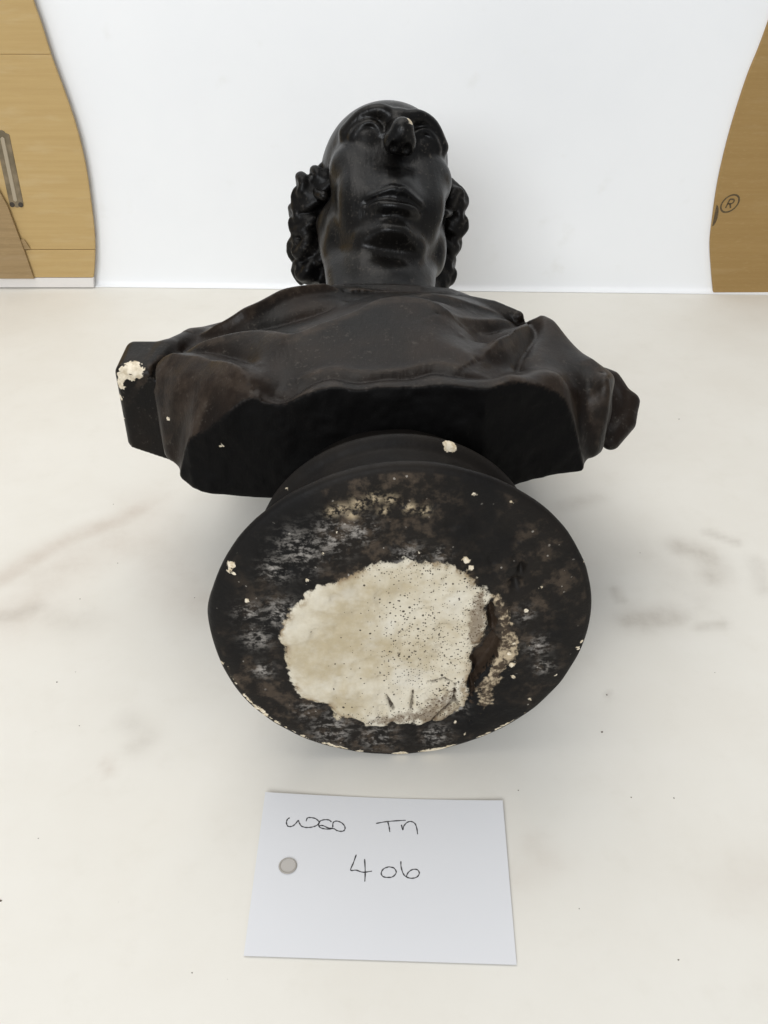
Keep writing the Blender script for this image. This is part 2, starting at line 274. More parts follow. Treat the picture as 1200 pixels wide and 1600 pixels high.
# ------------------------------------------------------------------ table and backdrop
def build_table():
    x = np.linspace(-1.1, 1.1, 441); y = np.linspace(-.35, 1.6, 391)
    X, Y = np.meshgrid(x, y, indexing='ij')
    P = np.c_[X.ravel(), Y.ravel(), np.zeros(X.size)]
    nx, ny = len(x), len(y)
    i = np.arange(nx * ny).reshape(nx, ny)
    q = np.stack([i[:-1, :-1], i[1:, :-1], i[1:, 1:], i[:-1, 1:]], -1).reshape(-1, 4)
    me = npmesh("table", P, q)
    a = [np.zeros(len(P)), np.zeros(len(P))]
    for L, w, s, k in STAINS:
        L = catmull(np.array(L), 6) / 1000; d = np.full(len(P), 9.)
        for u, v in zip(L[:-1], L[1:]):
            e = v - u; t = np.clip(((P[:, :2] - u) @ e) / (e @ e + 1e-12), 0, 1)
            d = np.minimum(d, np.linalg.norm(P[:, :2] - u - t[:, None] * e, axis=1))
        a[k] = np.maximum(a[k], s * np.exp(-(d / (w / 1000)) ** 2))
    attr(me, 'stain_brown', a[0]); attr(me, 'stain_grey', a[1])
    m = NT("white_table_sheet")
    n = m.noise(7, 6, .6); f = m.noise(38, 6, .65); g = m.noise(160, 4)
    col = m.mix(m.ramp(n, .35, .7), (.765, .74, .68), (.735, .705, .64))
    col = m.mix(m.math('MULTIPLY', m.ramp(f, .50, .78), .16), col, (.62, .58, .50))
    col = m.mix(m.math('MULTIPLY', m.attr('stain_brown'), m.math('ADD', .42, m.math('MULTIPLY', m.ramp(f, .25, .75), .35))), col, (.49, .405, .335))
    col = m.mix(m.math('MULTIPLY', m.attr('stain_grey'), m.math('ADD', .38, m.math('MULTIPLY', m.ramp(f, .30, .75), .42))), col, (.38, .335, .28))
    m.set(color=col, rough=.55, spec=.25); m.bump(n, .10, .004, m.bump(g, .05, .0008))
    tag(link("table", me, m.m), kind='structure')
    # tiny dark crumbs of dirt lying on the sheet, too many and small to count
    v, fc = [], []
    pts = [(a / 1000, b / 1000, r / 1000) for a, b, r in SPECKS]
    for _ in range(26): pts.append((rng.uniform(-.42, .42), rng.uniform(.18, 1.0), rng.uniform(.00015, .00035)))
    for a, b, r in pts:
        o = len(v); N = 6; r2 = r * .42
        for k in range(N):
            t = k / N * 2 * math.pi; q = r2 * rng.uniform(.6, 1.25); v.append((a + q * math.cos(t) * 1.3, b + q * math.sin(t), .0001))
        for k in range(N):
            t = k / N * 2 * math.pi; q = r2 * rng.uniform(.3, .6); v.append((a + q * math.cos(t) * 1.3, b + q * math.sin(t), r2 * .8))
        fc += [(o + k, o + (k + 1) % N, o + N + (k + 1) % N, o + N + k) for k in range(N)] + [tuple(o + N + k for k in range(N))]
    md = NT("dark_dirt"); md.set(color=(.13, .10, .075), rough=.9)
    tag(link("dirt_crumbs", mesh("dirt_crumbs", v, fc), md.m, smooth=False), "tiny dark crumbs of dirt scattered over the white table", "dirt", 'stuff')

def build_backdrop():
    # a white sheet that rises from the table in a tight cove, its line turned slightly towards the right
    a = Vector((-1.05, 1.18, 0)); b = Vector((1.05, 1.122, 0)); d = (b - a).normalized(); nrm = Vector((-d.y, d.x, 0))
    prof = [(-.008, .0003), (-.006, .0004)]
    for k in range(1, 9):
        t = k / 8 * math.pi / 2; prof.append((-.006 + .006 * math.sin(t), .0005 + .006 * (1 - math.cos(t))))
    z = .015
    while z < .95: prof.append((.012 * (z / .95) ** 2, z)); z += .03
    nx = 60; v = []; L = (b - a).length
    for i in range(nx + 1):
        q = a + d * (L * i / nx)
        for o, zz in prof:
            w = .0022 * math.sin(i * .37 + zz * 5) * min(1, zz * 6)
            p = q + nrm * (o + w); v.append((p.x, p.y, zz))
    m_ = len(prof)
    f = [(i * m_ + j, (i + 1) * m_ + j, (i + 1) * m_ + j + 1, i * m_ + j + 1) for i in range(nx) for j in range(m_ - 1)]
    me = mesh("backdrop_sheet", v, f)
    m = NT("white_backdrop_paper"); n = m.noise(5, 5, .6); g = m.noise(25, 4)
    col = m.mix(m.ramp(n, .3, .75), (.875, .88, .885), (.85, .857, .865))
    col = m.mix(m.math('MULTIPLY', m.ramp(g, .62, .8), .15), col, (.62, .60, .52))
    m.set(color=col, rough=.6, spec=.2)
    o = link("backdrop_sheet", me, m.m)
    so = o.modifiers.new("thickness", 'SOLIDIFY'); so.thickness = .0006; so.offset = 1
    tag(o, "plain white sheet standing upright behind the bust", "backdrop")

# ------------------------------------------------------------------ cardboard
def cardboard_mat(name, a, b, c):
    m = NT(name)
    n = m.noise(6, 5, .6, (1.2, 1, 34)); n2 = m.noise(9, 4, .6, (2, 1, 9), 4); fib = m.noise(300, 3, .6, (.4, 1, 2.5))
    col = m.mix(m.ramp(n, .3, .7), a, b)
    col = m.mix(m.math('MULTIPLY', m.ramp(n2, .5, .75), .5), col, c)
    col = m.mix(m.math('MULTIPLY', m.ramp(fib, .55, .75), .18), col, (.55, .40, .2))
    m.set(color=col, rough=.62, spec=.3); m.bump(m.math('ADD', m.math('MULTIPLY', n, .4), fib), .10, .0008)
    return m.m
M_CARD = cardboard_mat("cardboard", (.49, .34, .145), (.455, .31, .128), (.52, .385, .20))
M_CARD_DARK = cardboard_mat("cardboard_dark_ply", (.33, .225, .11), (.28, .19, .09), (.37, .265, .15))  # darker brown board for the corner ply and tape
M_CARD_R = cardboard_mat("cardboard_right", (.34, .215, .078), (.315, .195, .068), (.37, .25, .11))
def slab(name, outline, y0, th, mat, parent, slope=0., bev=.0007):
    """upright board: xz outline (m) with front face at y0, thickness th"""
    bm = bmesh.new(); vs = [bm.verts.new((x, y0 + slope * x, z)) for x, z in outline]
    fcs = bm.faces.new(vs); bmesh.ops.recalc_face_normals(bm, faces=bm.faces)
    if fcs.normal.y > 0: fcs.normal_flip()
    r = bmesh.ops.extrude_face_region(bm, geom=[fcs]); 
    bmesh.ops.translate(bm, verts=[q for q in r['geom'] if isinstance(q, bmesh.types.BMVert)], vec=(0, th, 0))
    bmesh.ops.recalc_face_normals(bm, faces=bm.faces)
    me = bpy.data.meshes.new(name); bm.to_mesh(me); bm.free()
    o = link(name, me, mat, parent, smooth=False)
    b = o.modifiers.new("edge", 'BEVEL'); b.width = bev; b.segments = 2; b.limit_method = 'ANGLE'; b.angle_limit = rad(40)
    return o
def arc_ring(c, r0, r1, y, n=40, th=.0003, a0=0, a1=2 * math.pi, sq=1.0, sh=0.):
    v, f = [], []
    for i in range(n + 1):
        t = a0 + (a1 - a0) * i / n
        for r in (r0, r1):
            zz = r * math.sin(t) * sq; xx = r * math.cos(t) + sh * zz
            v.append((c[0] + xx, y, c[1] + zz))
    f = [(2 * i, 2 * i + 1, 2 * i + 3, 2 * i + 2) for i in range(n)]
    return v, f
def build_cardboard():
    L = [(x / 1000, z / 1000) for x, z in LEFT_EDGE]
    curve = [tuple(q) for q in catmull(L, 5)]
    root = tag(empty("cardboard_box", (-.45, 1.15, 0)), "brown cardboard box end with a dark hand slot, left of the bust", "cardboard box")
    def par(o): o.matrix_parent_inverse = Matrix.Translation((.45, -1.15, 0)); return o
    def xat(z):
        for (x0, z0), (x1, z1) in zip(curve[:-1], curve[1:]):
            if z0 <= z <= z1: return x0 + (x1 - x0) * (z - z0) / (z1 - z0)
        return curve[-1][0]
    z0 = LEFT_MARKS[1][1] / 1000; z1 = LEFT_MARKS[0][1] / 1000; top = .42; xl = -.80
    def strip(name, za, zb, y, th, mat, tilt=0):
        zs = np.linspace(za, zb, 14)
        o = [(xl, za)] + [(xat(z), z) for z in zs] + [(xl, zb)]
        return par(slab(name, o, y, th, mat, root))
    strip("main_panel", z0 + .0002, z1 - .0001, 1.1495, .0045, M_CARD)
    strip("upper_panel", z1 + .0001, top, 1.1500, .0045, M_CARD)
    strip("lower_flap", L[0][1], z0 - .0002, 1.1486, .0045, M_CARD)
    # darker ply folded across the lower left corner
    mx, mz = LEFT_MARKS[2][0] / 1000, LEFT_MARKS[2][1] / 1000
    par(slab("corner_ply", [(xl, .0152), (mx + .008, .0152), (mx + .004, .05), (mx - .004, mz + .02), (mx - .012, mz + .045), (xl, mz + .06)], 1.1440, .003, M_CARD_DARK, root))
    par(slab("tape", [(mx + .003, z0 + .001), (mx + .011, z0 + .002), (mx + .006, z0 + .014), (mx + .001, z0 + .014)], 1.1466, .001, M_CARD_DARK, root))
    # white base strip the panel stands on
    mw = NT("white_card_edge"); mw.set(color=(.74, .71, .68), rough=.7)
    par(slab("base_strip", [(xl, .0015), (-.368, .0015), (-.3665, .0145), (xl, .0145)], 1.1490, .006, mw.m, root))
    # hand slot: dark frame with a paler tongue down its middle
    a = np.array(LEFT_MARKS[3]) / 1000; b = np.array(LEFT_MARKS[4]) / 1000
    a = a + (b - a) * -.25
    d = (b - a) / np.linalg.norm(b - a); nr = np.array([-d[1], d[0]])
    def pill(w, e=0):
        o = []
        for k in range(9): t = math.pi / 2 + math.pi * k / 8; o.append(a - d * e + w * (math.cos(t) * d + math.sin(t) * nr) * (.55 if 0 < k < 8 else 1))
        for k in range(9): t = -math.pi / 2 + math.pi * k / 8; o.append(b + d * e + w * (math.cos(t) * d + math.sin(t) * nr) * (.55 if 0 < k < 8 else 1))
        return [tuple(q) for q in o]
    ms = NT("slot_dark"); ms.set(color=ms.mix(ms.ramp(ms.noise(60), .35, .65), (.13, .10, .055), (.21, .16, .095)), rough=.6)
    mt = NT("slot_tongue"); mt.set(color=(.36, .30, .21), rough=.5)
    sl = par(slab("hand_slot", pill(.0085), 1.1486, .004, ms.m, root, bev=.0008))
    t = slab("slot_tongue", pill(.0024, -.004), 1.1474, .0025, mt.m, sl)
    for s in (-1, 1):
        o_ = arc_ring(tuple(b + nr * s * .0052 + d * .001), .0, .0030, 1.1482, 16)
        mk = NT("slot_rivet_dark"); mk.set(color=(.035, .025, .015), rough=.5)
        slab("slot_end", [(x, z) for x, _, z in o_[0][1::2][:-1]], 1.1478, .001, mk.m, sl, bev=.0002)
    # right-hand panel
    R_ = [(x / 1000, z / 1000) for x, z in RIGHT_EDGE]; cr = [tuple(q) for q in catmull(R_, 5)]
    root2 = tag(empty("cardboard_box", (.55, 1.135, 0)), "brown cardboard box side printed with a circled R, right of the bust", "cardboard box")
    def par2(o): o.matrix_parent_inverse = Matrix.Translation((-.55, -1.135, 0)); return o
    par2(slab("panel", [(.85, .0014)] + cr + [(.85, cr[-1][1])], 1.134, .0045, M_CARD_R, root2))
    mi = NT("print_ink"); mi.set(color=mi.mix(mi.ramp(mi.noise(700), .4, .7), (.07, .045, .018), (.13, .085, .03)), rough=.6)
    cx, cz = RIGHT_MARK[0][0] / 1000, RIGHT_MARK[0][1] / 1000; r = (RIGHT_MARK[1][0] - RIGHT_MARK[0][0]) / 1000
    yy = 1.1338
    v, f = arc_ring((cx, cz), r * .84, r * 1.02, yy, sq=1.08, sh=.28)
    par2(link("registered_ring", mesh("registered_ring", v, f), mi.m, root2, smooth=False))
    def strokes(lines, w):
        v, f = [], []
        for P in lines:
            P = np.array(P, float); o = len(v)
            for i, q in enumerate(P):
                t = P[min(i + 1, len(P) - 1)] - P[max(i - 1, 0)]; t /= np.linalg.norm(t); n_ = np.array([-t[1], t[0]]) * w
                for s in (-1, 1):
                    e = q + n_ * s; zz = e[1] * 1.05; v.append((cx + e[0] + .28 * zz, yy, cz + zz))
            f += [(o + 2 * i, o + 2 * i + 1, o + 2 * i + 3, o + 2 * i + 2) for i in range(len(P) - 1)]
        return v, f
    q = r * .5
    bowl = [(-.5 * q, .95 * q)] + [(.1 * q + .6 * q * math.cos(t), .45 * q + .5 * q * math.sin(t)) for t in np.linspace(math.pi / 2, -math.pi / 2, 9)] + [(-.5 * q, -.05 * q)]
    v, f = strokes([[(-.5 * q, .95 * q), (-.5 * q, -1 * q)], bowl, [(.05 * q, -.05 * q), (.65 * q, -1 * q)]], r * .085)
    par2(link("letter_r", mesh("letter_r", v, f), mi.m, root2, smooth=False))
    ex_, ez_ = RIGHT_MARK[3][0] / 1000, RIGHT_MARK[3][1] / 1000
    v = [(ex_ + .0045 * math.cos(t), yy, ez_ + .013 * math.sin(t)) for t in np.linspace(-math.pi / 2, math.pi / 2, 12)]
    par2(link("ink_mark", mesh("ink_mark", v, [tuple(range(12))]), mi.m, root2, smooth=False))

# ------------------------------------------------------------------ handwritten card
def build_note():
    c, cor = CARD; root = tag(empty("note_card", (c[0] / 1000, c[1] / 1000, 0)), "white card handwritten with 406 and a grey round spot, before the bust", "note card")
    root.rotation_euler = (0, 0, rad(-1.8))
    cor = np.array(cor) / 1000
    N = 40; v = []
    for k in (0, 1):
        for i in range(N + 1):
            for j in range(N + 1):
                a, b = i / N, j / N
                p = (cor[3] * (1 - a) + cor[2] * a) * (1 - b) + (cor[0] * (1 - a) + cor[1] * a) * b
                z = .0003 + .0014 * (2 * a - 1) ** 2 * (.2 + b) + .0003 * (1 + math.sin(3 * a + 2 * b))
                v.append((p[0], p[1], z + (.00022 if k else 0)))
    n1 = (N + 1) ** 2; f = []; idx = lambda k, i, j: k * n1 + i * (N + 1) + j
    for i in range(N):
        for j in range(N):
            f.append((idx(1, i, j), idx(1, i + 1, j), idx(1, i + 1, j + 1), idx(1, i, j + 1)))
            f.append((idx(0, i, j), idx(0, i, j + 1), idx(0, i + 1, j + 1), idx(0, i + 1, j)))
    for i in range(N):
        for (a, b, c_, d) in (((i, 0), (i + 1, 0), 0, 0), ((i + 1, N), (i, N), 0, 0), ((0, i + 1), (0, i), 0, 0), ((N, i), (N, i + 1), 0, 0)):
            f.append((idx(0, *a), idx(0, *b), idx(1, *b), idx(1, *a)))
    m = NT("white_card"); n = m.noise(20, 4); g = m.noise(500, 3)
    m.set(color=m.mix(n, (.72, .725, .745), (.70, .705, .725)), rough=.7, spec=.2); m.bump(g, .05, .0003)
    link("card", mesh("card", v, f), m.m, root, smooth=False)
    def zc(p):
        a = (p[0] - cor[3][0]) / (cor[2][0] - cor[3][0]); b = (p[1] - cor[3][1]) / (cor[0][1] - cor[3][1])
        return .0003 + .0014 * (2 * a - 1) ** 2 * (.2 + b) + .0003 * (1 + math.sin(3 * a + 2 * b)) + .00022
    mi = NT("pen_ink"); mi.set(color=mi.mix(mi.ramp(mi.noise(900), .3, .7), (.015, .015, .02), (.05, .05, .055)), rough=.5)
    for name, P in STROKES:
        Q = catmull(np.array(P) / 1000, 7); v, f = [], []
        for i, q in enumerate(Q):
            t = Q[min(i + 1, len(Q) - 1)] - Q[max(i - 1, 0)]; t /= np.linalg.norm(t) + 1e-12
            w = .00034 * (1 + .25 * math.sin(i * .9)) * (.75 if i in (0, len(Q) - 1) else 1)
            nn = np.array([-t[1], t[0]]) * w
            for s in (-1, 1):
                e = q + s * nn; v.append((e[0], e[1], zc(e) + .00012))
        f = [(2 * i, 2 * i + 1, 2 * i + 3, 2 * i + 2) for i in range(len(Q) - 1)]
        link(name, mesh(name, v, f), mi.m, root, smooth=False)
    # full stop after the n
    # grey round spot with a slightly darker raised rim
    sx, sy = SPOT[0] / 1000, SPOT[1] / 1000; R_ = .0053; v, f = [], []
    rings = [(0, .0002), (.0042, .0002), (.0046, .00045), (.0050, .00045), (.0053, .0001)]
    n = 36; z0 = zc((sx, sy))
    for r, z in rings[1:]:
        for k in range(n): t = 2 * math.pi * k / n; v.append((sx + r * math.cos(t), sy + r * math.sin(t), z0 + z + .0001))
    f.append(tuple(range(n)))
    for j in range(3): f += [(j * n + k, (j + 1) * n + k, (j + 1) * n + (k + 1) % n, j * n + (k + 1) % n) for k in range(n)]
    ms = NT("grey_spot"); ms.set(color=(.47, .445, .415), rough=.5)
    sp = link("round_spot", mesh("round_spot", v, [q[::-1] for q in f]), ms.m, root, smooth=False)
    v, f = [], []
    for r, z in ((.0043, .0005), (.0048, .0008), (.0053, .0003)):
        for k in range(n): t = 2 * math.pi * k / n; v.append((sx + r * math.cos(t), sy + r * math.sin(t), z0 + z + .0001))
    for j in range(2): f += [(j * n + k, (j + 1) * n + k, (j + 1) * n + (k + 1) % n, j * n + (k + 1) % n) for k in range(n)]
    mr = NT("grey_spot_rim"); mr.set(color=(.36, .335, .30), rough=.5)
    link("rim", mesh("rim", v, f), mr.m, sp)

# ------------------------------------------------------------------ bust
def chip_attr(me, V, extra=()):
    d = np.full(len(V), 30., np.float32)
    for x, y, z, r in list(CHIPS) + list(extra):
        d = np.minimum(d, np.linalg.norm(V * 1000 - np.array([x, y, z]), axis=1) - r)
    attr(me, 'chip', d)

def poly_sd(P, poly):
    """signed distance of points P (n,2) to a closed polygon, negative inside"""
    Q = np.array(poly, float); n = len(P); d = np.full(n, 1e9); ins = np.zeros(n, bool)
    for a, b in zip(Q, np.roll(Q, -1, 0)):
        e = b - a; t = np.clip(((P - a) @ e) / (e @ e + 1e-12), 0, 1)
        d = np.minimum(d, np.linalg.norm(P - a - t[:, None] * e, axis=1))
        c = ((a[1] > P[:, 1]) != (b[1] > P[:, 1])) & (P[:, 0] < (b[0] - a[0]) * (P[:, 1] - a[1]) / (b[1] - a[1] + 1e-12) + a[0])
        ins ^= c
    return np.where(ins, -d, d)
def line_d(P, L):
    d = np.full(len(P), 1e9); L = np.array(L, float)
    for a, b in zip(L[:-1], L[1:]):
        e = b - a; t = np.clip(((P - a) @ e) / (e @ e + 1e-12), 0, 1)
        d = np.minimum(d, np.linalg.norm(P - a - t[:, None] * e, axis=1))
    return d

def build_socle(root):
    c, ex, n, ez = (np.array(q) for q in FRAME)
    A = 480; th = np.linspace(0, 2 * np.pi, A, endpoint=False)
    # underside (faces the camera): polar grid, then the rim and the waist of the socle
    rr = np.concatenate([np.linspace(1.2, 100, 108), [101.5, 103, 104.6, 106.2, 107.6, 108.8, 109.7, 110.2, 110.5, 110.4, 110.0, 109.2, 108.0, 106.4]])
    ss = np.concatenate([np.full(108, 0.), [.1, .25, .5, .8, 1.2, 1.7, 2.4, 3.2, 4.2, 5.4, 6.8, 8.4, 10.2, 12.2]])
    prof = catmull([(12.2, 106.4), (16, 102.6), (22, 97), (30, 91.5), (38, 87.2), (47, 84.2), (56, 82.6), (63, 82.2), (66, 83.5), (68.5, 86.8), (71.5, 88.4), (74.5, 87.4), (77, 84.5), (82, 80), (92, 76), (118, 72)], 5)[1:]
    rr = np.concatenate([rr, prof[:, 1]]); ss = np.concatenate([ss, prof[:, 0]])
    Rg, Tg = np.meshgrid(rr, th, indexing='ij'); Sg = np.repeat(ss[:, None], A, 1)
    a = (Rg * np.cos(Tg)).ravel(); b = (Rg * np.sin(Tg)).ravel(); s = Sg.ravel().copy(); r = Rg.ravel()
    P2 = np.c_[a, b]; P3 = np.c_[a, b, s]
    face = (s < 3) & (r < 107)
    wob = 1 + .006 * vnoise(np.c_[np.cos(Tg.ravel()) * 2, np.sin(Tg.ravel()) * 2, s * .03], 1., 3) * np.clip((r - 60) / 40, 0, 1) * np.clip(1 - s / 60, 0, 1)
    wob = wob + .062 * np.exp(-((Tg.ravel() - 3.05) / .20) ** 2) * np.exp(-((s - 15) / 8) ** 2)       # broken lump behind the rim
    wob = wob + .004 * vnoise(np.c_[np.cos(Tg.ravel()) * 9, np.sin(Tg.ravel()) * 9, s * .1], 1., 31) * np.exp(-((r - 109) / 3) ** 2)
    patch = poly_sd(P2, PATCH); cres = poly_sd(P2, CRESCENT); gap = poly_sd(P2, GAP)
    wig = 1.6 * vnoise(P3, .16, 4) + 1.0 * vnoise(P3, .42, 5)
    patch = np.where(face, patch + wig, 40); gap = gap + 1.2 + 1.6 * vnoise(P3, .22, 33); cres = np.where(face, cres + wig * 1.6, 40); gap = np.where(face, gap + wig, 40)
    crack = np.full(len(P2), 40.)
    for L in CRACKS: crack = np.minimum(crack, line_d(P2, L))
    crack = np.where(face, crack + .5 * vnoise(P3, .3, 8) + .7 * np.clip(vnoise(P3, .11, 51), 0, 1) * 2, 40)
    sm = lambda x, lo, hi: (lambda t: t * t * (3 - 2 * t))(np.clip((x - lo) / (hi - lo), 0, 1))
    h = np.zeros(len(P2))
    h += 1.3 * vnoise(P3, .045, 6) + .7 * vnoise(P3, .12, 7) + .26 * vnoise(P3, .40, 17)
    h -= 2.0 * sm(-patch, -1.5, 2.5) - 1.6 * sm(-patch, 6, 40)                 # plaster fill, shallow dish with a raised middle
    h += 8.5 * sm(-gap, -.8, 2.2)                                              # broken-out crescent hole
    h -= .9 * sm(-cres, -1, 2)
    h += 2.4 * np.exp(-(crack / 1.1) ** 2)
    for k, (x, y) in enumerate(NOTCH): h += 5 * np.exp(-(((a - x) / (2.2 + 1.5 * k)) ** 2 + ((b - y) / 4.5) ** 2))
    h += 1.2 * sm(np.abs(vnoise(P3, .08, 21)), .55, .9)
    fch = np.full(len(P2), 40.)
    for x, y, rad_ in FACE_CHIPS: fch = np.minimum(fch, np.hypot(a - x, b - y) - rad_ * .5)
    h += 1.3 * sm(-fch - 1.2 * vnoise(P3, .5, 61), -.4, 1.0)
    s = s + np.where(face, h * np.clip((105 - r) / 9, 0, 1), 0)
    pos = c * 1000 + np.outer(a * wob, ex) + np.outer(b * wob, ez) + np.outer(s, n)
    # a broken lump standing off the left of the rim
    K = len(rr); i = np.arange(K * A).reshape(K, A)
    q = np.stack([i[:-1], i[1:], np.roll(i, -1, 1)[1:], np.roll(i, -1, 1)[:-1]], -1).reshape(-1, 4)
    # close the centre and the far end
    V = np.vstack([pos, c * 1000 + n * h[0], c * 1000 + n * 118])
    me = bpy.data.meshes.new("socle")
    F = [tuple(map(int, z)) for z in q[:, ::-1]] + [(int(i[0, (k + 1) % A]), int(i[0, k]), K * A)[::-1] for k in range(A)] + [(int(i[-1, k]), int(i[-1, (k + 1) % A]), K * A + 1)[::-1] for k in range(A)]
    me = mesh("socle", V / 1000, F)
    bm = bmesh.new(); bm.from_mesh(me); bmesh.ops.recalc_face_normals(bm, faces=bm.faces); bm.to_mesh(me); bm.free()
    ext = lambda z, f=40.: np.append(z, [f, f])
    chip = np.full(len(P2), 40.)
    near = s < 26
    for x, y, rad_ in FACE_CHIPS: chip = np.minimum(chip, np.where(near, np.hypot(a - x, b - y) - rad_ * .42, 40))
    chip = np.where(face | near, chip, 40)
    for x, y, z, r_ in CHIPS: chip = np.minimum(chip, np.linalg.norm(pos - np.array([x, y, z]), axis=1) - r_)
    # thin rubbed line along the lowest part of the rim
    rub = np.abs(np.hypot(s - 1.0, r - 107.5)) * .8 + 8 * np.clip(.66 + np.sin(Tg.ravel() + .25), 0, 2) - .1 + 1.6 * vnoise(np.c_[np.cos(Tg.ravel()) * 12, np.sin(Tg.ravel()) * 12, s * .1], 1., 41)
    chip = np.minimum(chip, np.where(near, rub, 40))
    scuff = np.zeros(len(P2))
    for x, y, w in SCUFF: scuff = np.maximum(scuff, np.exp(-(((a - x) ** 2 + (b - y) ** 2) / (w * .46) ** 2)))
    wear = np.zeros(len(P2))
    for x, y, w in RIMWEAR: wear = np.maximum(wear, np.exp(-(((a - x) / (w * .55)) ** 2 + ((b - y) / (w * .45)) ** 2)))
    px, py = PATCH[int(len(PATCH) * .42)]
    pits = .75 * np.exp(-(((a - 18) / 30) ** 2 + ((b + 12) / 46) ** 2)) + .75 * np.exp(-(((a - 26) / 17) ** 2 + ((b + 58) / 17) ** 2)) + .35 * np.exp(-(((a + 10) / 30) ** 2 + ((b + 72) / 8) ** 2)) + .6 * np.exp(-(((a - 5) / 40) ** 2 + ((b - 46) / 9) ** 2)) + .7 * np.exp(-(((a - 5) / 45) ** 2 + ((b + 74) / 9) ** 2)) + 1.0 * np.exp(-(((a - 44) / 7) ** 2 + ((b - 12) / 40) ** 2))
    attr(me, 'patch', ext(patch)); attr(me, 'crescent', ext(cres)); attr(me, 'gap', ext(gap)); attr(me, 'crack', ext(crack))
    attr(me, 'chip', ext(chip)); attr(me, 'scuff', ext(np.where(face, scuff, 0), 0)); attr(me, 'wear', ext(np.where(near, wear, 0), 0)); attr(me, 'pits', ext(np.where(face, pits, 0), 0))
    attr(me, 'under', ext(np.where(face, 1, 0), 0))
    # material
    m = NT("socle_paint_and_plaster")
    n1 = m.noise(16, 5); n2 = m.noise(95, 5, .65); n3 = m.noise(330, 4, .65); n4 = m.noise(700, 3, .6)
    ns = m.noise(120, 5, .7, (1, .5, 2.2), 2)
    dark = m.mix(m.ramp(n1, .35, .65), (.0060, .0054, .0052), (.0130, .0105, .0085))
    dark = m.mix(m.math('MULTIPLY', m.attr('under'), m.math('MULTIPLY', m.ramp(n2, .46, .66), m.ramp(n1, .40, .60))), dark, (.062, .046, .033))
    # grey-white scuffs
    sc = m.math('MULTIPLY', m.attr('scuff'), m.ramp(m.math('ADD', m.math('MULTIPLY', ns, .6), m.math('MULTIPLY', n3, .4)), .46, .62))
    dark = m.mix(m.math('MULTIPLY', sc, .70), dark, (.46, .425, .385))
    sp = m.voro(190); specks = m.math('MULTIPLY', m.math('LESS_THAN', m.math('ADD', sp.outputs['Distance'], m.math('MULTIPLY', m.math('SUBTRACT', n4, .5), .35)), .11), m.math('MULTIPLY', m.attr('under'), m.ramp(n2, .52, .60)))
    dark = m.mix(m.math('MULTIPLY', specks, .45), dark, (.50, .46, .40))
    wr = m.math('MULTIPLY', m.attr('wear'), m.ramp(m.math('ADD', m.math('MULTIPLY', n3, .65), m.math('MULTIPLY', n2, .35)), .44, .56))
    dark = m.mix(wr, dark, m.mix(n4, (.60, .50, .34), (.30, .22, .13)))
    # plaster
    pl_ = m.mix(m.ramp(m.noise(24, 6, .65, None, 5), .36, .66), (.66, .605, .49), (.46, .385, .255))
    pl_ = m.mix(m.math('MULTIPLY', m.ramp(m.noise(40, 4, .6, None, 9), .5, .7), .45), pl_, (.70, .665, .585))
    pl_ = m.mix(m.math('MULTIPLY', m.ramp(n3, .55, .75), .25), pl_, (.45, .37, .25))
    edge = m.math('SUBTRACT', 1.0, m.ramp(m.math('ABSOLUTE', m.attr('patch')), .5, 5.5))
    pl_ = m.mix(m.math('MULTIPLY', edge, m.ramp(n2, .42, .62)), pl_, (.30, .22, .13))
    # pits: small dark holes, denser where the fill is rough
    def pit(scale, r0, r1):
        v = m.voro(scale); rnd = m.new('ShaderNodeSeparateColor'); m.t.links.new(v.outputs['Color'], rnd.inputs[0])
        on = m.math('LESS_THAN', rnd.outputs[0], m.math('MULTIPLY', m.attr('pits'), .95))
        rad_ = m.math('ADD', r0, m.math('MULTIPLY', rnd.outputs[1], r1))
        d = m.math('ADD', v.outputs['Distance'], m.math('MULTIPLY', m.math('SUBTRACT', n4, .5), .25))
        return m.math('MULTIPLY', on, m.math('SUBTRACT', 1.0, m.ramp(m.math('DIVIDE', d, rad_), .8, 1.15)))
    pp = m.math('MAXIMUM', pit(360, .05, .26), pit(760, .08, .34))
    pl_ = m.mix(m.math('MULTIPLY', pp, .92), pl_, (.030, .022, .016))
    lowr = m.ramp(m.math('MULTIPLY', m.attr('pits'), m.math('ADD', m.math('MULTIPLY', n3, .5), m.math('MULTIPLY', n2, .5))), .38, .58)
    pl_ = m.mix(m.math('MULTIPLY', lowr, .72), pl_, (.13, .085, .05))
    crk = m.math('SUBTRACT', 1.0, m.ramp(m.math('ADD', m.attr('crack'), m.math('MULTIPLY', m.math('SUBTRACT', n3, .5), 2.2)), .3, 1.3))
    pl_ = m.mix(m.math('MULTIPLY', crk, m.math('ADD', .55, m.math('MULTIPLY', m.ramp(n2, .4, .6), .45))), pl_, (.040, .027, .018))
    jig = m.math('MULTIPLY', m.math('SUBTRACT', m.math('ADD', m.math('MULTIPLY', n3, .6), m.math('MULTIPLY', n2, .4)), .5), 11.0)
    pm = m.math('SUBTRACT', 1.0, m.ramp(m.math('ADD', m.attr('patch'), jig), -.9, .9))
    cm = m.math('SUBTRACT', 1.0, m.ramp(m.math('ADD', m.attr('crescent'), m.math('MULTIPLY', jig, 1.3)), -1.5, 1.2))
    gm = m.math('SUBTRACT', 1.0, m.ramp(m.math('ADD', m.attr('gap'), jig), -.5, .8))
    col = m.mix(pm, dark, pl_)
    col = m.mix(cm, col, m.mix(m.ramp(m.math('ADD', m.math('MULTIPLY', n2, .5), m.math('MULTIPLY', n3, .5)), .42, .56), (.46, .37, .25), (.060, .042, .028)))
    col = m.mix(gm, col, m.mix(n2, (.030, .020, .014), (.060, .040, .026)))
